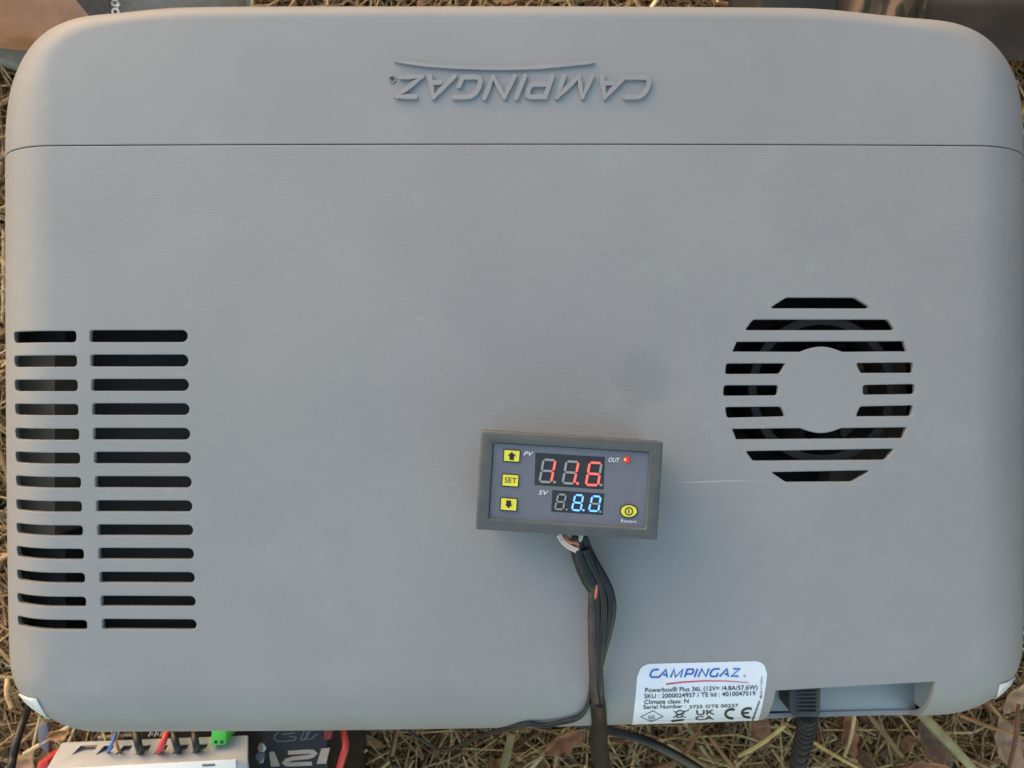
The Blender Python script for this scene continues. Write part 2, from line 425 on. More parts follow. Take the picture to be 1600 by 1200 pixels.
for i, (y0, y1) in enumerate(rowy):
    t = i/12
    a, b = P(141.5+12.3*t, y0, H-.003), P(295.5+8.3*t, y1, H-.003)
    ym = (a.y+b.y)/2; hh = (a.y-b.y)/2; pts = [(a.x+.0008, a.y), (a.x, a.y-.0008), (a.x, b.y+.0008), (a.x+.0008, b.y)]
    for k in range(13):
        an = -math.pi/2+math.pi*k/12; pts.append((b.x-hh+hh*math.cos(an), ym+hh*math.sin(an)))
    cut(pts, H-.03, H+.02)
    xr = P(122+9.8*t, y0, H-.004).x; xl = surf(21.5+6*t, y0+6).x; a = P(0, y0+1.2, H-.004); b = P(0, y1+.4, H-.004)
    pts = roundpoly([Vector((xl, a.y)), Vector((xl+.001, b.y)), Vector((xr, b.y)), Vector((xr, a.y))], .0022)
    cut([(p.x, p.y) for p in pts], H-.05, H+.02)
def fz(x, y): return (1090+x/3.429, 430+y/3.429)
arc_t = [(548+(772-548)*k/8, 411-28*math.sin(math.pi*k/8)) for k in range(9)]
arc_b = [(770-(770-550)*k/8, 819+27*math.sin(math.pi*k/8)) for k in range(9)]
fan_slots = [[(390,172),(472,120),(842,120),(920,170),(905,179),(398,179)], [(254,290),(293,238),(1020,237),(1054,286),(1046,295),(260,296)],
    [(183,410),(206,357),(1106,353),(1124,408)]+arc_t[::-1], [(144,530),(150,473),(470,472),(440,528)], [(847,470),(1156,467),(1158,523),(870,524)],
    [(134,646),(138,590),(432,589),(427,644)], [(885,588),(1167,583),(1168,637),(885,641)], [(144,706),(446,704),(470,757),(155,764)], [(870,703),(1160,697),(1150,755),(847,757)],
    [(183,823)]+arc_b[::-1]+[(1124,815),(1107,874),(206,880)], [(256,942),(1052,930),(1053,938),(1015,991),(295,995)], [(393,1055),(918,1046),(922,1054),(836,1108),(475,1110)]]
for s in fan_slots:
    q = [Vector(fz(x, y)) for x, y in s]
    q = roundpoly(q, 4.2, 4) if len(q) < 8 else roundpoly(q, 1.2, 2)
    pts = [P(p.x, p.y, H-.002) for p in q]; cut([(p.x, p.y) for p in pts], H-.03, H+.02)
# notch for the power socket
RZ = H-.0388
ra, rb = surf(1212, 1079), surf(1461, 1065)
cut([(ra.x, ra.y), (rb.x, rb.y), (rb.x+.003, -.30), (ra.x-.004, -.30)], RZ, H+.05)
cutter = build('cutter', CV, CF, None); boolean(lid_full, cutter); drop(cutter)
# split along the hinge seam
ys = P(800, 224.3, H).y; g = .00022
def halves(o, y0, y1):
    v, f = prism_vf([(-.5, y0), (.5, y0), (.5, y1), (-.5, y1)], H-.3, H+.3)
    c = build('c', v, f, None); fixn(c); boolean(o, c, 'INTERSECT'); drop(c)
flap_me = lid_full.data.copy()
halves(lid_full, -.5, ys-g); lid_full.name = 'lid_cover'
flap = bpy.data.objects.new('lid_flap', flap_me); COL.objects.link(flap); flap.location = (0, 0, H); halves(flap, ys+g, .5)
for o in (lid_full, flap):
    o.parent = box; WL[o] = Vector((0, 0, H)); o.data.materials.clear(); o.data.materials.append(M['lid']); shade(o.data, 13)
bm = bmesh.new(); bm.from_mesh(lid_full.data)
es = [e for e in bm.edges if all(abs(v.co.y-(ys-g)) < 2e-5 for v in e.verts) and len(e.link_faces) == 2 and e.calc_face_angle(0) > 1.0]
bmesh.ops.bevel(bm, geom=es, offset=.0011, segments=2, profile=.5, affect='EDGES', clamp_overlap=True); bm.to_mesh(lid_full.data); bm.free(); shade(lid_full.data, 13)
V = []; F = []
for k in range(61):
    px = 16+1568*k/60
    for dy in (-2.2, 2.2): V.append(surf(px, (224.3 if 60 < px < 1540 else 226)+dy, -.0009))
for k in range(60): F.append([2*k, 2*k+2, 2*k+3, 2*k+1])
build('seam_filler', V, F, mat('dark_grey_filler', (.10, .096, .096), .7, .1), lid_full)  # added grey strip, its tone softens the black shade in the seam
# body under the lid, inner tray, recess
def ringloft(name, levels, mat_, parent, smooth=40, step=4, capb=True, capt=True):
    idx = list(range(0, NT, step)); v = []; f = []; n = len(idx)
    for ins, z in levels:
        for i in idx: p = OUT[i]*(1-ins/.25); v.append(Vector((p[0], p[1], z)))
    for k in range(len(levels)-1):
        for i in range(n): f.append([k*n+i, k*n+(i+1) % n, (k+1)*n+(i+1) % n, (k+1)*n+i])
    if capb: f.append(list(range(n-1, -1, -1)))
    if capt: f.append(list(range((len(levels)-1)*n, len(levels)*n)))
    o = build(name, v, f, mat_, parent, smooth); fixn(o); return o
ringloft('body', [(.055, .0), (.045, .004), (.02, H-.12), (.008, H-.10), (.006, H-.0755)], M['white'], box)
ringloft('inner_tray', [(.012, H-.072), (.012, H-.058)], M['dark'], box)
a, b = P(38, 545, H-.03), P(92, 835, H-.03)
prism('inner_plate', [(a.x-.004, a.y), (b.x, a.y), (b.x, b.y), (a.x-.004, b.y)], H-.055, H-.026, M['inner'], box)  # paler brown plate stands in for the lit stretch of inner wall
for y0_, y1_ in ((500, 545.5), (835.5, 1000)):  # dark blocks added so the remaining vent rows look shaded inside
    a, b = P(50, y0_, H-.03), P(96, y1_, H-.03); prism('inner_shade_block', [(a.x-.004, a.y), (b.x, a.y), (b.x, b.y), (a.x-.004, b.y)], H-.056, H-.034, M['dark'], box)
# recess: floor, back wall, two side walls
xr0, xr1, yb, yf = ra.x-.003, rb.x+.003, ra.y+.006, -.1905
def quadbox(name, x0, x1, y0, y1, z0, z1, m, par, bev=0):
    return prism(name, [(x0, y0), (x1, y0), (x1, y1), (x0, y1)], z0, z1, m, par, bev)
rec = quadbox('socket_recess', xr0-.002, xr1+.002, yf, yb, RZ-.004, RZ-.0005, M['recess'], box, .0008)
def side_wall(x0, x1, y_end):
    pr = [(yb, RZ-.0002)]
    top = []
    for k in range(15):
        y = yb+(y_end-yb)*k/14; hit, n, _, _ = BV.ray_cast(Vector(((x0+x1)/2, y, H+.1)), Vector((0, 0, -1)))
        top.append((y, max((hit.z if hit else RZ)-.0042, RZ)))
    pr = [(yb, RZ-.0002)]+top+[(y_end, RZ-.0002)]; n = len(pr)
    V = [Vector((x0, y, z)) for y, z in pr]+[Vector((x1, y, z)) for y, z in pr]
    F = [list(range(n)), list(range(2*n-1, n-1, -1))]+[[i, n+i, n+(i+1) % n, (i+1) % n] for i in range(n)]
    o = build('recess_wall', V, F, M['recess'], rec); fixn(o)
side_wall(xr0-.0035, xr0-.0005, -.185); side_wall(xr1+.0005, xr1+.0035, -.185)
quadbox('recess_wall', xr0, xr1, yb+.0005, yb+.004, RZ-.0002, H-.018, M['recess'], rec)
# fan behind the round grille
fc = P(1280, 609, H-.02)
fan = thing('cooling_fan', (fc.x, fc.y, H-.05), '', ''); del fan['label']; del fan['category']
COL.objects.unlink(fan); bpy.data.objects.remove(fan)
def ring(name, c, r0, r1, z0, z1, m, par, n=48):
    v = []; f = []
    for k in range(n):
        a = 2*math.pi*k/n
        for r, z in ((r1, z0), (r1, z1), (r0, z1), (r0, z0)): v.append(Vector((c.x+r*math.cos(a), c.y+r*math.sin(a), z)))
    for k in range(n):
        k2 = (k+1) % n
        for q in range(4): f.append([k*4+q, k2*4+q, k2*4+(q+1) % 4, k*4+(q+1) % 4])
    o = build(name, v, f, m, par, 40); fixn(o); return o
fan = ring('cooling_fan', fc, .036, .0405, H-.056, H-.016, M['fan'], box)
hub = prism('fan_hub', [(fc.x+.016*math.cos(k*.2618), fc.y+.016*math.sin(k*.2618)) for k in range(24)], H-.054, H-.024, M['fan'], fan, .002)
for k in range(9):
    v = []; f = []
    for i in range(5):
        r = .0155+.0235*i/4; a0 = 2*math.pi*k/9+.25*i/4; tw = .5-.12*i/4
        for s_, z in ((-1, H-.046), (1, H-.030)):
            a = a0+s_*tw*.5
            for dz in (0, .0012): v.append(Vector((fc.x+r*math.cos(a), fc.y+r*math.sin(a), z+dz)))
    for i in range(4):
        b = i*4
        for q in ((0, 2), (2, 3), (3, 1), (1, 0)): f.append([b+q[0], b+q[1], b+4+q[1], b+4+q[0]])
    f += [[0, 2, 3, 1], [16, 17, 19, 18]]
    o = build('fan_blade', v, f, M['fan'], fan, 30); fixn(o)
a, b = P(1352, 560, H-.03), P(1430, 770, H-.03)
prism('inner_plate', [(a.x, a.y), (b.x, a.y), (b.x, b.y), (a.x-.018, b.y)], H-.057, H-.040, M['inner'], box)
# white corner caps let into the two rear corners
def cap(px_apex, px_a, px_b):
    def near(px, py):
        best = None
        for i in range(NT):
            for j in range(0, 29):
                th_ = math.pi/2*j/28; p = lidpt(i, th_); k = D/(H+D-p.z)/S; x, y = 800+p.x*k, 600-p.y*k
                d_ = (x-px)**2+(y-py)**2
                if best is None or d_ < best[0]: best = (d_, i, th_)
        return best[1], best[2]
    ia, ta = near(*px_a); ib, tb = near(*px_b); im, tm = near(*px_apex)
    if ia > ib: ia, ta, ib, tb = ib, tb, ia, ta
    v = []; f = []; cols = ib-ia+1; rows = 9
    for i in range(ia, ib+1):
        t0 = ta+(tm-ta)*((i-ia)/max(1, im-ia))**.55 if i <= im else tb+(tm-tb)*((ib-i)/max(1, ib-im))**.55
        for j in range(rows):
            th_ = t0+(math.pi/2-t0)*j/(rows-1); p = lidpt(i, th_)
            n = Vector((nor[i][0]*math.sin(th_), nor[i][1]*math.sin(th_), math.cos(th_)))
            v.append(p+n*.0007)
        p = lidpt(i, math.pi/2); v.append(Vector((p.x+nor[i][0]*.0007, p.y+nor[i][1]*.0007, H-.07)))
    rows += 1
    for i in range(cols-1):
        for j in range(rows-1): a = i*rows+j; f.append([a, a+1, a+rows+1, a+rows])
    o = build('corner_cap', v, f, M['white'], box, 50); fixn(o)
    s_ = o.modifiers.new('s', 'SOLIDIFY'); s_.thickness = .0006; s_.offset = 0; applymods(o)
cap((63, 1093), (27, 1079), (74, 1117)); cap((1559, 1071), (1584, 1061), (1555, 1086))

# ------------------------------------------------------------------ raised lettering
def stroke_px(pts, width, closed=False):
    pts = [np.array(p, float) for p in pts]; n = len(pts); wl = width if hasattr(width, '__len__') else [width]*n
    L_, R_ = [], []
    for i, p in enumerate(pts):
        if closed: a, b = pts[i-1], pts[(i+1) % n]
        else: a, b = pts[max(i-1, 0)], pts[min(i+1, n-1)]
        d0 = p-a; d1 = b-p
        if np.linalg.norm(d0) < 1e-9: d0 = d1
        if np.linalg.norm(d1) < 1e-9: d1 = d0
        d0 = d0/np.linalg.norm(d0); d1 = d1/np.linalg.norm(d1); t = d0+d1
        if np.linalg.norm(t) < .25: t = d1+np.array([d0[1], -d0[0]])*.01
        t = t/np.linalg.norm(t); nn = np.array([-t[1], t[0]]); cosv = max(abs(nn @ np.array([-d1[1], d1[0]])), .72)
        L_.append(p+nn*wl[i]*.5/cosv); R_.append(p-nn*wl[i]*.5/cosv)
    return L_, R_
def stroke_mesh(strokes, sm_, lo, hi, joints=False):
    V = []; F = []
    for q, (pts, width) in enumerate(strokes):
        fine = [np.array(pts[0], float)]; fw = []; wv = width if hasattr(width, '__len__') else [width]*len(pts)
        fw = [wv[0]]
        for i in range(1, len(pts)):
            p0, p1 = np.array(pts[i-1], float), np.array(pts[i], float); m = max(1, int(np.linalg.norm(p1-p0)/14))
            for k in range(1, m+1): fine.append(p0+(p1-p0)*k/m); fw.append(wv[i-1]+(wv[i]-wv[i-1])*k/m)
        L_, R_ = stroke_px(fine, fw); n = len(L_); b = len(V); h2 = hi+q*(hi-lo)*.02
        for l, r in zip(L_, R_):
            V += [sm_(l[0], l[1], lo), sm_(l[0], l[1], h2), sm_(r[0], r[1], h2), sm_(r[0], r[1], lo)]
        for i in range(n-1):
            for k in range(4): F.append([b+i*4+k, b+i*4+(k+1) % 4, b+i*4+4+(k+1) % 4, b+i*4+4+k])
        F += [[b+3, b+2, b+1, b], [b+(n-1)*4+k for k in range(4)]]
        if joints:
            for jx, p in enumerate(pts):
                b = len(V); r_ = wv[jx]*.5; h3 = h2+(hi-lo)*(.006+.002*(jx % 3))
                V += [sm_(p[0]+r_*math.cos(k*.5236), p[1]+r_*math.sin(k*.5236), lo) for k in range(12)]+[sm_(p[0]+r_*math.cos(k*.5236), p[1]+r_*math.sin(k*.5236), h3) for k in range(12)]
                F += [list(range(b+12, b+24)), list(range(b+11, b-1, -1))]+[[b+k, b+(k+1) % 12, b+12+(k+1) % 12, b+12+k] for k in range(12)]
    return V, F
def strokes_obj(name, strokes, sm_, lo, hi, m, parent, joints=False):
    v, f = stroke_mesh(strokes, sm_, lo, hi, joints); o = build(name, v, f, m, parent); fixn(o); return o
za = lambda x, y: (600+x/7.273, 85+y/7.273)
zb = lambda x, y: (810+x/7.273, 85+y/7.273)
LW = 7.4
LOGO = [
 [[zb(*p) for p in ((1195,272),(1420,272),(1462,282),(1482,312),(1472,372),(1436,440),(1395,478),(1345,494),(1205,497))]],
 [[zb(*p) for p in ((945,258),(980,494),(1205,264))], [zb(*p) for p in ((965,338),(1068,338))]],
 [[zb(*p) for p in ((515,258),(440,494),(682,266),(725,494),(835,258))]],
 [[zb(*p) for p in ((385,255),(303,492),(135,494),(104,478),(112,410),(145,362),(180,352),(340,352))]],
 [[zb(*p) for p in ((73,258),(-27,505))]],
 [[za(*p) for p in ((1140,505),(1240,268),(1368,494),(1482,258))]],
 [[za(*p) for p in ((852,372),(895,272),(1040,268),(1080,280),(1098,318),(1082,385),(1045,446),(990,484),(930,494),(795,495))]],
 [[za(*p) for p in ((522,255),(566,494),(802,260))], [za(*p) for p in ((548,332),(640,332))]],
 [[za(*p) for p in ((192,268),(430,266),(150,488),(358,490))]],
]
for l in LOGO:
    strokes_obj('raised_letter', [(p, LW) for p in l], surf, -.0006, .0015, M['emboss'], flap, True)
sw = [za(*p) for p in ((122,84),(260,105),(500,134),(800,155),(1150,166),(1400,167))]+[zb(*p) for p in ((60,163),(250,153),(450,135),(650,114),(780,104),(862,98))]
strokes_obj('raised_swoosh', [(sw, [2.5,4.6,5.2,5.4,5.6,5.8,6,6.2,6.4,6.4,5.6,2])], surf, -.0006, .0014, M['emboss'], flap)
circ = lambda cx, cy, rx, ry, n=20: [(cx+rx*math.cos(2*math.pi*k/n), cy+ry*math.sin(2*math.pi*k/n)) for k in range(n+1)]
rm = strokes_obj('registered_mark', [(circ(613, 124, 5, 5), 1.8)], surf, -.0003, .0007, M['lid'], flap)

CAPH = {}
def text_vf(s, bold=0, shear=0):
    cu = bpy.data.curves.new('t', 'FONT'); cu.body = s; cu.size = 1; cu.offset = bold; cu.shear = shear; cu.resolution_u = 3
    o = bpy.data.objects.new('t', cu); COL.objects.link(o)
    dg = bpy.context.evaluated_depsgraph_get(); me = o.evaluated_get(dg).to_mesh()
    v = [(p.co.x, p.co.y) for p in me.vertices]; f = [list(p.vertices) for p in me.polygons]
    o.evaluated_get(dg).to_mesh_clear(); drop(o); bpy.data.curves.remove(cu); return v, f
CAPH0 = max(p[1] for p in text_vf('H')[0])
def text(name, s, a, b, hgt, m, parent, sm_, off, bold=.01, shear=0):
    """text whose baseline runs from pixel a to pixel b, hgt pixels tall, wrapped on a surface"""
    v, f = text_vf(s, bold, shear); xs = [p[0] for p in v]; x0, x1 = min(xs), max(xs)
    a = np.array(a, float); b = np.array(b, float); d = b-a; u = d/np.linalg.norm(d); up = np.array([u[1], -u[0]])
    V = []
    for x, y in v:
        q = a+d*((x-x0)/(x1-x0))+up*(y/CAPH0*hgt); V.append(sm_(q[0], q[1], off))
    return build(name, V, f, m, parent)
text('registered_mark_letter', 'R', (615.5, 121.2), (610.5, 121.2), 5.5, M['ink'], rm, surf, .0004)

# ------------------------------------------------------------------ sticker
def stz(x, y): return (985+x/6.957, 1020+y/6.957)
def sticker():
    nu, nv = 48, 16; V = []; F = []
    for i in range(nu+1):
        u = i/nu; dx = min(u, 1-u)*204; c_ = 0 if dx > 20 else 20-math.sqrt(max(0, 400-(20-dx)**2))
        yt = 1037.5-5.2*u+c_; yb_ = 1129.4-5.2*u
        last = None
        for j in range(nv+1):
            v = j/nv; y = yt+(yb_-yt)*v; t = max(0., (y-1034)/94)
            xl = 996.5-8.0*t**1.4; xr = 1199-15*t**1.9; x = xl+(xr-xl)*u; last = surf(x, y, .00018); V.append(last)
        for z in [last.z-.0016*k for k in range(1, 9)]:
            hit, n, _, _ = BV.ray_cast(Vector((last.x, -.5, z)), Vector((0, 1, 0))); V.append(hit+n*.00018*(1 if n.y < 0 else -1))
    m = nv+9
    for i in range(nu):
        for j in range(m-1): a = i*m+j; F.append([a, a+m, a+m+1, a+1])
    return build('label_sticker', V, F, M['sticker'], box, 60)
st = sticker()
TO = .00042
def lrot(p):   # raised logo (upside down) -> printed logo on the sticker
    u = (1017.5-p[0])/(1017.5-614); v = (153.5-p[1])/(153.5-121)
    base = np.array(stz(205, 268))*(1-u)+np.array(stz(1210, 252))*u
    return (base[0], base[1]-(1-v)*0-(-v)*0-12.4*(1-v)*1.0)
def lmap(p):
    u = (1017.5-p[0])/(1017.5-614); v = (p[1]-121)/(153.5-121)   # v: 0 foot, 1 head of the letter
    bx = 205+(1205-205)*u; by = 266+(252-266)*u
    x, y = stz(bx, by); return (x, y-v*12.3)
strokes_obj('printed_logo', [([lmap(p) for p in s], 2.5) for l in LOGO for s in l], surf, .0003, TO, M['bink'], st)
strokes_obj('printed_swoosh', [([stz(*p) for p in ((386,338),(560,316),(800,302),(1040,303),(1285,322))], [2.0, 2.0, 1.6, 1.3, .7])], surf, .0003, TO, M['rink'], st)
T = lambda s, a, b, h, bold=.010, m='ink', n='printed_text', shear=0: text(n, s, stz(*a), stz(*b), h/6.957, M[m], st, surf, TO, bold, shear)
T('Powerbox\u00ae Plus 36L (12V= /4.8A/57.6W)', (160, 425), (1380, 394), 46)
T('SKU : 2000024957 / TE lid : 4010047519', (150, 491), (1358, 458), 45)
T('Climate class: N', (148, 553), (632, 541), 44)
T('Serial Number :', (140, 606), (603, 595), 41)
T('3725 OTE 00237', (640, 600), (1172, 583), 32, .012)
T('UK', (716, 671), (918, 663), 50, .012); T('CA', (705, 727), (905, 719), 40, .012)
T('Made in China', (1428, 490), (1434, 256), 24, .004, 'gink')
T('\u00ae', (1228, 262), (1256, 260), 26, 0, 'gink')
T('EEE', (196, 716), (266, 712), 36, .0, 'gink')
SS = lambda n, l, m: strokes_obj(n, [([stz(*p) for p in pts], wd/6.957) for pts, wd in l], surf, .0003, TO, M[m], st)
SS('printed_diamond', [([(110,690),(245,625),(355,688)], 7), ([(355,688),(225,741),(110,690)], 7)], 'gink')
SS('printed_bin_symbol', [([(445,738),(580,723)], 15), ([(465,700),(640,612)], 6), ([(465,628),(600,700)], 6), ([(490,640),(505,697),(560,692),(585,632)], 7), ([(490,640),(535,622),(588,632)], 9), ([(505,665),(570,660)], 5)], 'ink')
def arcp(cx, cy, rx, ry, a0, a1, n=12): return [(cx+rx*math.cos(math.radians(a0+(a1-a0)*k/n)), cy-ry*math.sin(math.radians(a0+(a1-a0)*k/n))) for k in range(n+1)]
SS('printed_ce_mark', [(arcp(1100, 658, 68, 49, 62, 285), 24), (arcp(1282, 648, 70, 49, 60, 285), 24), ([(1218,651),(1286,647)], 18)], 'ink')
SS('printed_fine_print', [([(1402-80*t, 520+220*t), (1402-80*(t+.05), 520+220*(t+.05))], 16+8*((k*7) % 3)/3) for k, t in enumerate(np.arange(0, .95, .075))], 'gink')

# =================================================================== TEMPERATURE CONTROLLER
cz = lambda x, y: (720+x/4.706, 650+y/4.706)
dz = lambda x, y: (780+x/7.273, 690+y/7.273)
ZB, ZP = H+.0285, H+.0268
tc_ = thing('temperature_controller', P(890, 757, H), 'grey digital temperature controller with red and blue readouts lying on the cool box', 'temperature controller')
outer = [cz(148,103), cz(1490,190), cz(1445,915), cz(108,835)]; inner = [cz(238,195), cz(1390,268), cz(1358,828), cz(205,755)]
def bezel():
    V = []; F = []
    ro = [P(*q, ZB) for q in outer]; ri = [P(*q, ZB) for q in inner]
    ro2 = [Vector((p.x, p.y, H+.0185)) for p in ro]; ri2 = [Vector((p.x, p.y, H+.0185)) for p in ri]
    V = ro+ri+ro2+ri2
    for i in range(4):
        j = (i+1) % 4; F += [[i, j, 4+j, 4+i], [8+i, 12+i, 12+j, 8+j], [i, 8+i, 8+j, j], [4+i, 4+j, 12+j, 12+i]]
    o = build('bezel', V, F, M['case'], tc_); bevel(o, .0011, 3); return o
bezel()
cen = np.mean(np.array(outer), 0)
shr = lambda q, k: tuple(cen+(np.array(q)-cen)*k)
prism_px('housing', [shr(q, .90) for q in outer], H-.0008, H+.019, M['case'], tc_, .001, zref=H+.02)
prism_px('panel_gap', [shr(q, 1.004) for q in inner], H+.0195, ZP-.0006, M['ink'], tc_)
face = prism_px('face_panel', [shr(q, .991) for q in inner], H+.020, ZP, M['panel'], tc_)
dev = lambda px, py, off: P(px, py, ZP+off)
def sheet(name, poly, z0, z1, m, par): return prism_px(name, poly, ZP+z0, ZP+z1, M[m], par)
def button(quad, symbol):
    b = sheet('button', [cz(*q) for q in quad], .0001, .0005, 'ink', tc_)
    c = np.mean(np.array(quad), 0); sheet('button_face', [cz(*(c+(np.array(q)-c)*np.array([.90, .86]))) for q in quad], .0004, .0008, 'yellow', b)
    return b
b1 = button([(316,243),(440,252),(433,343),(310,335)], 0); sheet('arrow_symbol', [cz(*p) for p in ((375,265),(406,294),(391,294),(390,324),(357,322),(358,292),(345,291))], .0006, .00095, 'ink', b1)
b2 = button([(305,423),(430,432),(424,525),(298,516)], 0); text('button_text', 'SET', cz(321, 488), cz(408, 494), 38/4.706, M['ink'], b2, dev, .00095, .0)
b3 = button([(292,597),(418,606),(412,703),(287,694)], 0); sheet('arrow_symbol', [cz(*p) for p in ((335,620),(370,622),(369,652),(378,653),(350,678),(326,650),(334,650))], .0006, .00095, 'ink', b3)
for s, a, b, h, bo in (('PV', (462,290), (532,294), 30, .012), ('SV', (570,577), (645,581), 31, .012), ('OUT', (1085,337), (1167,342), 32, .012), ('Restart', (1178,781), (1292,787), 22, .004)):
    text('printed_text', s, cz(*a), cz(*b), h/4.706, M['print'], face, dev, .0003, bo, .25 if s != 'Restart' else 0)
pb = sheet('power_button', [cz(*q) for q in circ(1236, 700, 66, 51, 32)[:-1]], .0001, .0005, 'ink', tc_)
sheet('button_face', [cz(*q) for q in circ(1236, 700, 58, 43, 32)[:-1]], .0004, .0008, 'yellow', pb)
strokes_obj('power_symbol', [([cz(*q) for q in circ(1236, 701, 27, 27, 24)], 1.7), ([cz(1236,687), cz(1235,715)], 1.6)], dev, .0006, .00095, M['ink'], pb)
# indicator lamp
def dome(name, c, r, hgt, m, par, n=20, k=6):
    v = [c+Vector((0, 0, hgt))]; f = []
    for j in range(1, k+1):
        a = math.pi/2*j/k
        for i in range(n): v.append(c+Vector((r*math.sin(a)*math.cos(2*math.pi*i/n), r*math.sin(a)*math.sin(2*math.pi*i/n), hgt*math.cos(a))))
    for i in range(n): f.append([0, 1+i, 1+(i+1) % n])
    for j in range(k-1):
        for i in range(n): f.append([1+j*n+i, 1+(j+1)*n+i, 1+(j+1)*n+(i+1) % n, 1+j*n+(i+1) % n])
    return build(name, v, f, m, par, 60)
led = dome('indicator_lamp', P(*cz(1220, 322), ZP), .00165, .0012, M['led'], tc_)
dome('lamp_core', P(*cz(1210, 321), ZP+.0008), .0006, .0005, M['ledcore'], led)
# seven-segment readouts
def digit(win, TL, TR, BL, BR, wd, on, mon, dot, dot_on):
    TL, TR, BL, BR = [np.array(dz(*q)) for q in (TL, TR, BL, BR)]; ML, MR = (TL+BL)/2, (TR+BR)/2; wd = wd/7.273
    segs = {'a': (TL, TR), 'b': (TR, MR), 'c': (MR, BR), 'd': (BL, BR), 'e': (ML, BL), 'f': (TL, ML), 'g': (ML, MR)}
    for k, (p, q) in segs.items():
        d = (q-p)/np.linalg.norm(q-p); n_ = np.array([-d[1], d[0]]); g_ = .75; L_ = np.linalg.norm(q-p); h = wd/2
        pts = [p+d*g_, p+d*(g_+h)+n_*h, q-d*(g_+h)+n_*h, q-d*g_, q-d*(g_+h)-n_*h, p+d*(g_+h)-n_*h]
        sheet('segment', pts, .0001, .00045, mon if k in on else 'seg', win)
    sheet('decimal_point', [dz(*q) for q in circ(*dot, wd*7.273*.62, wd*7.273*.62, 12)[:-1]], .0001, .00045, mon if dot_on else 'seg', win)
w1 = sheet('display_window', [dz(*q) for q in ((412,125),(1202,175),(1185,545),(400,492))], -.002, .00006, 'window', tc_); w1['label'] = 'large readout window with red digits'
digit(w1, (505,205), (640,212), (458,455), (590,462), 25, 'bc', 'segr', (629,460), False)
digit(w1, (765,225), (903,232), (722,470), (850,478), 25, 'bc', 'segr', (891,475), True)
digit(w1, (1030,238), (1163,245), (985,490), (1123,497), 25, 'acdefg', 'segr', (1157,493), False)
w2 = sheet('display_window', [dz(*q) for q in ((605,550),(1195,590),(1175,835),(590,795))], -.002, .00006, 'window', tc_); w2['label'] = 'small readout window with blue digits'
digit(w2, (672,600), (760,605), (632,768), (725,770), 18, '', 'segb', (765,772), False)
digit(w2, (865,607), (955,612), (825,775), (925,785), 20, 'abcdefg', 'segb', (958,780), True)
digit(w2, (1060,620), (1155,627), (1018,785), (1125,792), 20, 'abcdef', 'segb', (1148,797), False)

# =================================================================== CABLES FROM THE CONTROLLER
def on(px, py, h): return surf(px, py, h)
cb = thing('controller_cable', P(930, 980, H), 'taped black and brown cable hanging down from the temperature controller', 'cable')
tube('taped_section', [P(896, 836, H+.010), P(903, 852, H+.0075), P(910, 870, H+.006), P(918, 889, H+.0055), P(926, 908, H+.0055), P(929, 920, H+.005)], [.0034, .0046, .0054, .0058, .0056, .0042], M['tape'], cb, 16)
tube('outer_wire', [P(912, 838, H+.010), P(921, 862, H+.009), P(933, 886, H+.010), P(945, 908, H+.010), P(952, 925, H+.0095), P(955.5, 945, H+.009), P(954, 966, H+.008), P(949, 990, H+.006), P(942, 1020, H+.004), P(938, 1040, H+.002)], [.0020, .0022, .0025, .0026, .0026, .0026, .0025, .0024, .002, .0016], M['rubber'], cb, 12)
tube('inner_wire', [P(917, 868, H+.0125), P(930, 895, H+.012), P(940, 915, H+.011), P(945, 945, H+.010), P(944, 975, H+.008), P(940, 1005, H+.006), P(937, 1035, H+.004)], .0016, M['rubber'], cb, 12)
tube('inner_wire', [P(920, 885, H+.009), P(934, 905, H+.008), P(947, 930, H+.007), P(949.5, 955, H+.006), P(945, 990, H+.005), P(939, 1030, H+.004)], .0017, M['rubber'], cb, 12)
sl_pts = [P(927, 903, H+.0062), P(928, 925, H+.0058), P(927.5, 960, H+.0050), P(928, 1000, H+.0042), P(929, 1040, H+.0028), P(931, 1075, H-.002), P(934, 1105, H-.012)]
tube('brown_sleeve', sl_pts, [.0028, .0031, .0032, .0032, .0032, .0033, .0034], M['sleeve'], cb, 14)
tube('side_wire', [P(936, 905, H+.0095), P(935.5, 940, H+.0080), P(936, 990, H+.0068), P(937, 1040, H+.005), P(939, 1080, H+.001), P(941, 1105, H-.009)], .0017, M['rubber'], cb, 10)
tube('inner_wire', [P(915, 858, H+.012), P(926, 884, H+.0115), P(938, 908, H+.0105), P(944, 940, H+.009), P(943, 975, H+.007), P(939, 1010, H+.0055), P(937, 1038, H+.004)], .0022, M['rubber'], cb, 12)
tube('salmon_wire', [P(931, 905, H+.0095), P(932.5, 915, H+.0095), P(932, 928, H+.0088), P(929, 938, H+.0075)], [.0012, .0012, .0011, .0006], M['copper'], cb, 10)
tube('black_lower_cable', [P(934, 1097, H-.007), P(936, 1125, H-.022), P(935, 1150, H-.06), P(938, 1180, H-.12), P(944, 1205, H-.2), P(948, 1225, H-.33), P(958, 1245, .01)], [.0042, .0046, .0055, .0062, .0062, .006, .006], M['rubber'], cb, 14)
cn = prism_px('white_connector', [(869, 832), (913, 835), (909, 846), (897, 851), (884, 850)], H+.006, H+.0125, M['cream'], cb, .0006)
tube('red_wire', [P(884, 838, H+.0132), P(889, 846, H+.0138), P(900, 848, H+.0125), P(906, 856, H+.010)], .0011, M['copper'], cb, 8)
tube('white_strand', [P(872, 836, H+.0135), P(878, 846, H+.013), P(888, 855, H+.012), P(900, 861, H+.0115)], .0010, M['cream'], cb, 8)
tube('white_strand', [P(875, 834, H+.0135), P(883, 846, H+.0137), P(892, 853, H+.0128), P(904, 858, H+.0122)], .0008, M['cream'], cb, 8)
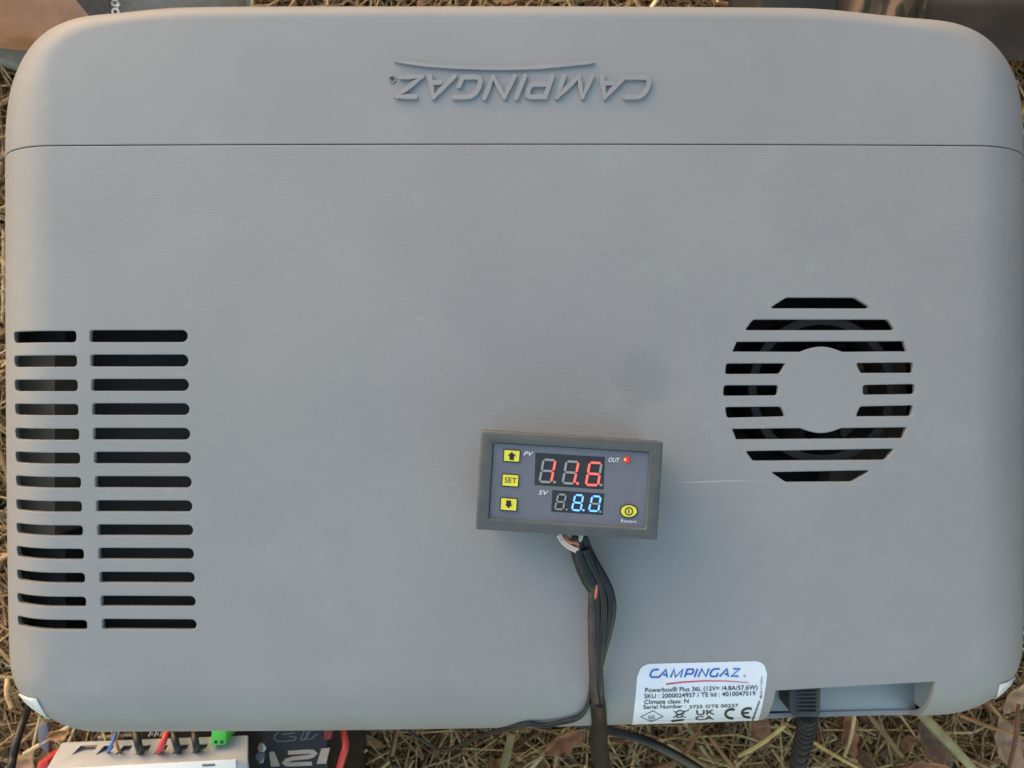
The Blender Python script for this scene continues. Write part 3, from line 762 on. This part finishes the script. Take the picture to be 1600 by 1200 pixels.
prism_px('black_pin', [(893, 837), (904, 838), (904, 846), (894, 845)], H+.012, H+.0138, M['ink'], cb, .0003)

tw = thing('twin_wire', P(800, 1130, H-.02), 'thin black twin wire curving left from the cable along the lower lid edge', 'wire')
for dy, dzz in ((-1.7, .0011), (1.7, .0010)):
    tube('strand', [on(923, 1062+dy, dzz), on(921, 1085+dy, dzz+.0003), on(916, 1103+dy, dzz+.0004), on(907, 1115+dy, dzz+.0004), on(893, 1121.5+dy, dzz+.0004), on(872, 1125.5+dy, dzz+.0004), on(850, 1128.5+dy, dzz+.0006), P(825, 1131.5+dy, H-.017), P(800, 1136.5+dy*1.2, H-.022), P(755, 1149+dy*.8, H-.04), P(715, 1166+dy*.3, H-.06), P(693, 1172+dy*.2, H-.07), P(672, 1164+dy*.2, H-.08), P(637, 1141, H-.09), P(600, 1110, H-.10), P(560, 1070, H-.2)], .0009, M['rubber'], tw, 8, 10)
bc = tube('ground_cable', [P(860, 1120, .10), P(900, 1130, .11), P(960, 1143, .12), P(1010, 1158, .12), P(1050, 1178, .11), P(1095, 1205, .09), P(1150, 1245, .05), P(1250, 1290, .01)], [.0035, .0035, .004, .0045, .005, .005, .005, .005], M['rubber'], None, 12)
tag(bc, 'thick black cable running down to the right from behind the hanging taped cable', 'cable')

# =================================================================== POWER PLUG
pc = thing('power_cord', P(1258, 1095, RZ), 'black ridged plug in the lid recess with its corrugated strain relief and cord', 'power cord')
ZT = H-.011
plug = prism_px('plug', [(1233, 1072), (1286, 1069), (1283, 1079), (1283, 1117), (1279, 1121), (1243, 1121), (1235, 1113)], RZ+.008, ZT, M['black'], pc, .0012)
for k in range(6):
    y = 1081+k*6.3
    prism_px('ridge', [(1246, y), (1277, y-.9), (1277, y+1.6), (1246, y+2.5)], ZT-.0008, ZT+.0011, M['black'], plug, .0003)
sr = [P(1262, 1117, H-.021), P(1261, 1132, H-.032), P(1258, 1148, H-.052), P(1252, 1170, H-.085), P(1246, 1200, H-.14), P(1240, 1225, H-.20)]
path = [Vector(p) for p in catmull(sr, 14)]
srt = tube('strain_relief', path, [.0054, .0048, .0045, .0045, .0045, .0045], M['black'], pc, 16, 0)
for k in range(6, len(path)-3, 6):
    v, f = tube_vf([path[k], path[k]+(path[k+2]-path[k])*.9], .0058, 16); build('strain_relief_ring', v, f, M['black'], srt, 30)
tube('cord', [path[-3], path[-1], P(1238, 1240, .15), P(1240, 1262, .05), P(1262, 1290, .012), P(1340, 1310, .008), P(1480, 1330, .008)], .0038, M['rubber'], pc, 12)

# =================================================================== BATTERY, CHARGE CONTROLLER AND WIRES (lower left)
ZBT = .20
bat = thing('battery', P(380, 1270, 0), 'black twelve volt battery with grey lettering under the lower left lid edge', 'battery')
prism_px('case', [(215, 1118), (512, 1118), (514, 1400), (215, 1400)], .002, ZBT, M['bat'], bat, .004, 3)
yz = lambda x, y: (380+x/8.889, 1135+y/8.889)
bt = lambda px, py, off: P(px, py, ZBT+off)
prism_px('printed_figure', [yz(*p) for p in ((1085,310),(1205,298),(1150,520),(1020,520))], ZBT+.0001, ZBT+.0004, M['bprint'], bat)
strokes_obj('printed_figure', [([yz(*p) for p in ((622,366),(900,350),(970,352),(995,376),(965,406),(900,424),(680,448),(600,476),(575,506),(600,526),(660,528),(955,516))], 6.4)], bt, .0001, .0004, M['bprint'], bat)
prism_px('printed_figure', [yz(*p) for p in ((360,355),(430,352),(512,553),(385,562))], ZBT+.0001, ZBT+.0004, M['bprint'], bat)
strokes_obj('printed_script', [([yz(*p) for p in l], 1.7) for l in (((500,75),(440,120),(430,170),(480,205),(600,205),(720,190),(730,150),(640,140)), ((540,110),(650,100),(720,85)), ((850,60),(800,180)), ((800,185),(850,185),(900,75)), ((930,60),(870,180),(960,170),(1000,120)), ((1010,115),(1045,110)))], bt, .0001, .0004, M['gink'], bat)
strokes_obj('printed_script', [([(232+9*k, 1151), (236+9*k, 1143)], 2.2) for k in range(3)]+[([(237+9*k, 1149), (239+9*k, 1145)], 1.6) for k in range(3)], bt, .0001, .0004, M['print'], bat)
for (x, y, r, m) in ((412, 1164, .0042, 'metal'), (409, 1178, .0042, 'gink')):
    c = P(x, y, ZBT); prism('terminal_bolt', [(c.x+r*math.cos(k*math.pi/3), c.y+r*math.sin(k*math.pi/3)) for k in range(6)], ZBT, ZBT+.006, M[m], bat, .0008)
prism_px('terminal_bolt', [(405, 1188), (413, 1185), (411, 1192), (404, 1194)], ZBT, ZBT+.004, M['metal'], bat, .0006)
prism_px('terminal_cover', [(507, 1135), (521, 1135), (517, 1156), (505, 1157)], ZBT, ZBT+.006, mat('dark_red_cap', srgb(120, 30, 32), .5, .1), bat, .0015)

scn = thing('charge_controller', P(240, 1280, ZBT), 'pale grey solar charge controller with wires in its terminal slots, on the battery', 'charge controller')
za_, zm_ = .222, .247
def ctrl_body():
    top = [P(97, 1158, .226), P(388, 1147, .226)]
    a0, a1 = P(97, 1159, .226), P(388, 1148, .226); b0, b1 = P(72, 1201, zm_), P(388, 1189, zm_); c0, c1 = P(40, 1420, zm_), P(388, 1420, zm_)
    V = [a0, a1, b1, c1, c0, b0]+[Vector((p.x, p.y, .2006)) for p in (P(112, 1200, .2006), P(384, 1190, .2006), P(384, 1215, .2006), c1, c0, P(100, 1225, .2006))]
    F = [[0, 1, 2, 5], [5, 2, 3, 4]]+[[i, (i+1) % 6, 6+(i+1) % 6, 6+i] for i in range(6)]+[[11, 10, 9, 8, 7, 6]]
    return build('housing', V, F, M['ctrl'], scn)
cbod = ctrl_body(); bevel(cbod, .0014, 3)
CV.clear(); CF.clear()
slots = [(111, 143, 1180), (149, 170, 1179.5), (180, 199, 1179), (211, 229, 1178.6), (240, 256, 1178), (270, 289, 1177), (300, 319, 1176)]
for x0, x1, y in slots:
    q = [P(x0, y+.6, .238), P(x1, y-.5, .238), P(x1+2, y-8.5, .238), P(x0+7, y-7.5, .238)]
    cut([(p.x, p.y) for p in q], .208, .27)
ct = build('cutter', CV, CF, None); boolean(cbod, ct); drop(ct); shade(cbod.data, 35)
prism_px('face_label', [(76, 1203), (368, 1187), (380, 1410), (60, 1410)], zm_-.0005, zm_+.0008, M['ctrlw'], scn, .0003)
strokes_obj('printed_mark', [([(316, 1196), (336, 1195)], 3.5)], lambda x, y, o: P(x, y, zm_+o), .0007, .0011, M['gink'], scn)
gt = prism_px('green_terminal', [(331, 1138), (354, 1136), (352, 1164), (329, 1166)], .205, .240, M['green'], scn, .0005)
for x in (334.5, 344):
    prism_px('terminal_screw_hole', [(x, 1158), (x+4.5, 1157.5), (x+4.5, 1161.5), (x+1, 1162)], .2395, .2404, M['ink'], gt)
def lead(name, m, label, top, bot, r, z1=.232):
    (tx, ty), (bx, by) = top, bot
    d = np.array([tx-bx, ty-by]); e = (tx+d[0]*.9, ty+d[1]*.9)
    o = tube(name, [P(bx, by-2, z1-.016), P(bx, by-3, z1), P(bx*.7+tx*.3, by*.7+ty*.3, z1+.012), P(tx, ty, z1+.004), P(*e, z1-.03), P(e[0], e[1]-35, z1-.10), P(e[0], e[1]-70, .03)], r, M[m], None, 10)
    return tag(o, label, 'wire')
lead('wire', 'blue', 'thin blue wire entering the charge controller', (181, 1146), (168, 1178), .0013)
lead('wire', 'brown', 'thin brown wire entering the charge controller beside the blue one', (178, 1150), (188, 1178), .0012)
lead('wire', 'rubber', 'black wire in the charge controller slot left of the red wire', (211, 1142), (220, 1178), .0031)
lead('wire', 'red', 'thick red wire between black wires in the charge controller slots', (262, 1141), (248, 1178), .0027)
lead('wire', 'rubber', 'black wire in the charge controller slot just right of the red wire', (270, 1142), (279, 1177), .0028)
lead('wire', 'rubber', 'black wire in the charge controller slot nearest the green terminal', (303, 1142), (308, 1176), .0028)
tag(tube('red_cable', [P(520, 1090, .05), P(530, 1125, .16), P(537, 1147, .19), P(540, 1166, .20), P(535, 1185, .20), P(527, 1215, .19), P(520, 1260, .15), P(530, 1300, .02)], .0030, M['red'], None, 12), 'red cable looping down beside the right end of the black battery', 'cable')
tag(tube('black_cable', [P(75, 1060, .05), P(55, 1088, .10), P(42, 1112, .14), P(30, 1145, .16), P(21, 1180, .17), P(15, 1215, .17), P(5, 1270, .10), P(-10, 1320, .01)], .0036, M['rubber'], None, 12), 'thick black cable hanging at the lower left corner of the cool box', 'cable')
tag(prism_px('plastic_plate', [(58, 1135), (73, 1128), (77, 1160), (75, 1178), (60, 1166)], .10, .106, M['slate'], None, .001), 'small blue grey plastic plate left of the charge controller', 'plate')
tag(prism_px('red_clip', [(57, 1192), (76, 1187), (74, 1240), (48, 1240)], .10, .13, M['red'], None, .003), 'red plastic clip just left of the charge controller', 'clip')

# =================================================================== SINGLE STALKS AND LEAVES ONE CAN PICK OUT
def stalk(a, b, wpx, col, label, z=.03, zb=None, bow=0):
    za_ = z; zb_ = z if zb is None else zb; A, B = P(*a, za_), P(*b, zb_); m_ = (A+B)/2+Vector((0, 0, .004))+(B-A).cross(Vector((0, 0, 1)))*bow
    r = wpx*.5*S*(H+D-z)/D
    o = tube('straw_stalk', [A, m_, B], [r*.8, r, r*.95, r*.85, r*.9], mat('stalk', srgb(*col), .55, .3, 60, .0004, 200, (1, 1, 1)), None, 8, 8)
    tag(o, label, 'straw', 'single straw stalks')
stalk((1436, 1112), (1530, 1212), 17, (150, 136, 96), 'thickest greenish straw stalk below the lid at the lower right', .05)
stalk((1153, 1182), (1226, 1134), 7, (206, 178, 110), 'pale yellow straw pointing to the plug from its left', .06)
stalk((1336, 1112), (1319, 1182), 6, (190, 164, 112), 'slim pale upright straw just right of the plug', .04)
stalk((1262, 1154), (1348, 1204), 6, (186, 150, 92), 'yellow straw slanting down right from the corrugated strain relief', .05)
stalk((1355, 1114), (1410, 1182), 9, (134, 112, 78), 'greyish straw slanting down right below the recess', .035)
stalk((1372, 1114), (1394, 1192), 4, (120, 92, 66), 'thin brown straw hanging below the right end of the recess', .045)
stalk((1500, 1118), (1585, 1148), 6, (142, 104, 66), 'brown straw lying towards the right frame edge', .06)
stalk((1545, 1098), (1600, 1170), 5, (168, 136, 94), 'fine straw under the white cap at the lower right corner', .05)
stalk((1592, 1100), (1572, 1215), 7, (104, 66, 40), 'dark reddish upright stalk at the right frame edge', .07)
stalk((785, 1205), (800, 1146), 15, (122, 108, 76), 'broad olive straw below the middle of the cool box', .03)
stalk((612, 1180), (622, 1132), 9, (120, 84, 56), 'brown stalk right of the red cable', .03)
stalk((1108, 1150), (1150, 1205), 6, (150, 110, 70), 'short tan straw below the white sticker', .04)
stalk((1012, 1205), (1096, 1130), 8, (128, 88, 58), 'curved brown stalk under the white sticker', .03, None, .15)
stalk((110, 1134), (38, 1178), 8, (206, 184, 148), 'pale dry stalk crossing below the left white corner cap', .10)
stalk((12, 1060), (18, 1105), 8, (218, 172, 128), 'short pinkish stalk at the left frame edge', .08)
stalk((50, 1205), (62, 1120), 4, (196, 176, 140), 'thin pale upright stalk beside the thick black cable', .07)
stalk((1174, 8), (1182, -30), 8, (210, 182, 110), 'yellow straw sticking up beside the black bag', .06)
def leaf(c, z, ang, ln, wd, curl, fold, tilt, seed, col, label):
    k = S*(H+D-z)/D; v, f = leaf_vf(P(*c, z), ang, ln*k, wd*k, curl, fold, tilt, seed, 14, 7)
    o = build('dry_leaf', v, f, mat('leaf', srgb(*col), .7, .35, 90, .0006, 140), None, 60)
    s_ = o.modifiers.new('s', 'SOLIDIFY'); s_.thickness = .0004; applymods(o); tag(o, label, 'leaf', 'single dry leaves')
leaf((1436, 1192), .04, .2, 90, 42, .5, .5, .3, 3, (176, 128, 96), 'curled tan leaf below the recess at the bottom edge')
leaf((1568, 1165), .05, 1.9, 100, 44, .3, .3, .2, 5, (158, 124, 100), 'long pale leaf near the lower right corner')
leaf((1583, 1085), .06, 1.0, 60, 36, .3, .3, .2, 8, (178, 138, 104), 'tan leaf beside the right white corner cap')
leaf((1318, 1135), .03, 1.7, 80, 32, .4, .4, .5, 9, (146, 94, 64), 'rusty brown leaf just right of the plug')
leaf((1455, 1160), .035, 2.2, 90, 40, .2, .3, .1, 12, (120, 90, 72), 'dull brown leaf behind the thickest straw stalk')
leaf((96, 1143), .16, .4, 46, 20, .3, .5, .2, 14, (190, 134, 88), 'small orange leaf at the lower left lid corner')
leaf((880, 1155), .03, .5, 70, 34, .3, .3, .2, 17, (140, 86, 56), 'reddish leaf left of the hanging cable')
leaf((38, 1190), .07, .9, 60, 34, .3, .3, .2, 21, (204, 150, 112), 'peach coloured leaf between black cable and charge controller')

# =================================================================== PERSON'S FOOT (upper left), BAG AND CLOTHS (upper edge)
def person():
    t = thing('person', P(60, 10, 0), 'bare foot and ankle of a person in a grey clog beyond the upper left corner', 'person')
    A = P(18, 14, .088)
    J = [(P(-70, 16, .045), .034, .034), (A, .040, .038), (P(115, 12, .070), .040, .034), (P(235, 4, .048), .042, .024), (P(335, 0, .040), .032, .016),
         (A+Vector((-.015, .01, .10)), .038, .038), (A+Vector((-.03, .03, .22)), .052, .052), (A+Vector((-.03, .05, .34)), .050, .050), (A+Vector((-.02, .05, .42)), .056, .056)]
    E_ = [(1, 0), (1, 2), (2, 3), (3, 4), (1, 5), (5, 6), (6, 7), (7, 8)]
    o0 = P(60, 10, 0)
    me = bpy.data.meshes.new('leg'); me.from_pydata([j[0]-o0 for j in J], E_, []); o = bpy.data.objects.new('leg', me); COL.objects.link(o)
    o.modifiers.new('k', 'SKIN')
    for i, j in enumerate(J): me.skin_vertices[0].data[i].radius = (j[1], j[2]); me.skin_vertices[0].data[i].use_root = (i == 1)
    s_ = o.modifiers.new('u', 'SUBSURF'); s_.levels = 3; s_.render_levels = 3
    applymods(o); o.data.materials.append(M['skin']); shade(o.data, 180); o.parent = t; WL[o] = o0
    # clog: sole, perforated toe cap, lettered strap
    n = 40; sole = []
    for k in range(n):
        a = 2*math.pi*k/n; x = 150+245*math.cos(a); hw = 84+8*math.cos(a)-10*math.cos(2*a); sole.append((x, 12-hw*math.copysign(abs(math.sin(a))**.75, math.sin(a))+ (18 if x < 60 else 0)))
    cl = prism_px('clog', sole, .002, .034, M['clog'], t, .006, 3, .034)
    v = []; f = []; nu, nv = 24, 10; c = P(258, 8, .030)
    for i in range(nu+1):
        for j in range(nv+1):
            u = math.pi*i/nu; q = math.pi/2*j/nv
            v.append(c+Vector((.085*math.cos(q)*1.0-.03, .056*math.cos(u)*math.sin(q)*1.02, .056*math.sin(u)*math.sin(q)+.0)) if False else c+Vector((.088*math.sin(q), .056*math.cos(u)*math.cos(q), .052*math.sin(u)*math.cos(q)**.8)))
    for i in range(nu):
        for j in range(nv): a = i*(nv+1)+j; f.append([a, a+1, a+nv+2, a+nv+1])
    v2 = [Vector(p) for p in v]
    tcap = build('toe_cap', v, f, M['clog'], cl, 60); fixn(tcap)
    # straight part of the upper between strap and toe
    v = []; f = []; xs = [208, 225, 240, 258]
    for x in xs:
        c2 = P(x, 8, .030)
        for i in range(nu+1): u = math.pi*i/nu; v.append(c2+Vector((0, .056*math.cos(u), (.052+.014*(258-x)/50)*math.sin(u))))
    for i in range(len(xs)-1):
        for j in range(nu): a = i*(nu+1)+j; f.append([a, a+1, a+nu+2, a+nu+1])
    up = build('clog_upper', v, f, M['clog'], cl, 60); fixn(up); bvu = BVHTree.FromPolygons(v+v2, f)
    for (x, y) in ((247, 3), (298, 8), (270, -22), (320, -18), (240, -40), (345, 4)):
        p = P(x, y, .085); hit, n_, _, _ = BVHTree.FromPolygons([Vector(q) for q in v], f).ray_cast(CAM, (p-CAM).normalized())
        if hit is None:
            continue
        if n_.z < 0: n_ = -n_
        ta = n_.orthogonal().normalized(); tb = n_.cross(ta)
        ring_ = [hit+n_*.0006+(ta*math.cos(k*.5236)+tb*math.sin(k*.5236))*.0042 for k in range(12)]
        build('vent_hole', ring_, [list(range(12))], M['ink'], cl)
    v = []; f = []; xs = [150, 158, 182, 206, 215]
    for kx, x in enumerate(xs):
        c2 = P(x, 10, .034); e = -.002 if kx in (0, 4) else 0
        for i in range(nu+1): u = math.pi*i/nu; v.append(c2+Vector((0, (.0585+e)*math.cos(u), (.070+e)*math.sin(u))))
    for i in range(len(xs)-1):
        for j in range(nu): a = i*(nu+1)+j; f.append([a, a+1, a+nu+2, a+nu+1])
    stp = build('strap', v, f, M['strap'], cl, 60); fixn(stp); bvs = BVHTree.FromPolygons(v, f)
    def ss(px, py, off):
        hit, n_, _, _ = bvs.ray_cast(CAM, (P(px, py, .09)-CAM).normalized())
        if hit is None: return P(px, py, .09)
        if n_.z < 0: n_ = -n_
        return hit+n_*off
    tx, tf = text_vf('oto', .02); xs_ = [p[0] for p in tx]; x0, x1 = min(xs_), max(xs_)
    V = [ss(173+y/CAPH0*17+ (1-(x-x0)/(x1-x0))*2, 25-(x-x0)/(x1-x0)*36, .0008) for x, y in tx]
    build('strap_lettering', V, tf, M['ptext'], cl)
person()

def cloth(name, x0, x1, y0, y1, zf, m, label, cat, n=40, edge=None):
    V = []; F = []
    for j in range(n+1):
        for i in range(n+1):
            u, v = i/n, j/n; x = x0+(x1-x0)*u; y = y0+(y1-y0)*v
            if edge: x, y = edge(u, v, x, y)
            V.append(P(x, y, zf(u, v)))
    for j in range(n):
        for i in range(n): a = j*(n+1)+i; F.append([a, a+1, a+n+2, a+n+1])
    o = build(name, V, F, m, None, 80); s_ = o.modifiers.new('s', 'SOLIDIFY'); s_.thickness = .0012; applymods(o); shade(o.data, 60)
    return tag(o, label, cat)
def camouflage_material():
    m = bpy.data.materials.new('camouflage_cloth'); m.use_nodes = True; nt = m.node_tree; N = nt.nodes; L = nt.links; b = N['Principled BSDF']; b.inputs['Roughness'].default_value = .85
    tc = N.new('ShaderNodeTexCoord'); nz = N.new('ShaderNodeTexNoise'); nz.inputs['Scale'].default_value = 15; nz.inputs['Detail'].default_value = 2; nz.inputs['Distortion'].default_value = .6
    cr = N.new('ShaderNodeValToRGB'); cr.color_ramp.interpolation = 'CONSTANT'; e = cr.color_ramp.elements
    e[0].color = srgb(74, 64, 48); e[1].position = .42; e[1].color = srgb(124, 98, 78); q = e.new(.55); q.color = srgb(78, 68, 48); q = e.new(.64); q.color = srgb(58, 46, 40)
    L.new(tc.outputs['Object'], nz.inputs['Vector']); L.new(nz.outputs['Fac'], cr.inputs[0]); L.new(cr.outputs[0], b.inputs['Base Color']); return m
brown = mat('brown_canvas', (.085, .058, .046), .85, .2, 30, .0004, 1500)
cloth('brown_canvas', 1385, 1800, -220, 95, lambda u, v: .05+.07*(1-v)*.5+.012*math.sin(9*v+3*u)+.006*math.sin(23*v-5*u)+.004*noise.noise(Vector((u*6, v*6, 2))),
      brown, 'dark brown canvas lying in folds beyond the upper right corner', 'cloth', 50, lambda u, v, x, y: (x+10*math.sin(v*5), y+12*u+6*math.sin(u*9)))
def add_shade_flap():  # unseen flap of the canvas, added to darken the right edge of the box
    o = next(q for q in bpy.data.objects if q.name == 'brown_canvas'); V = []; F = []; n, m_ = 40, 16
    for i in range(n+1):
        for j in range(m_+1):
            u, v = i/n, j/m_; y = -.30+1.05*u; V.append(Vector((.74+.03*math.sin(u*14)*(1-.4*v)+.10*v*v+.008*math.sin(u*41+v*5), y, .01+.95*v)))
    for i in range(n):
        for j in range(m_): a = i*(m_+1)+j; F.append([a, a+1, a+m_+2, a+m_+1])
    w_ = build('unseen_shade_flap', V, F, brown, o, 80)
    s_ = w_.modifiers.new('s', 'SOLIDIFY'); s_.thickness = .0012; applymods(w_); shade(w_.data, 60)
add_shade_flap()
cloth('camouflage_cloth', 1300, 1450, -170, 34, lambda u, v: .09+.02*math.sin(math.pi*u)+.008*math.sin(14*u+4*v), camouflage_material(), 'folded camouflage cloth in tan and olive beyond the upper lid edge', 'cloth', 40, lambda u, v, x, y: (x+14*math.sin(v*4), y+5*math.sin(u*7)))
bagv = prism_px('black_bag', [(1183, -190), (1304, -190), (1316, -60), (1312, 18), (1300, 30), (1196, 30), (1184, 18)], .004, .12, M['bag'], None, .012, 4)
tag(bagv, 'black fabric bag between the yellow straw and the camouflage cloth', 'bag')
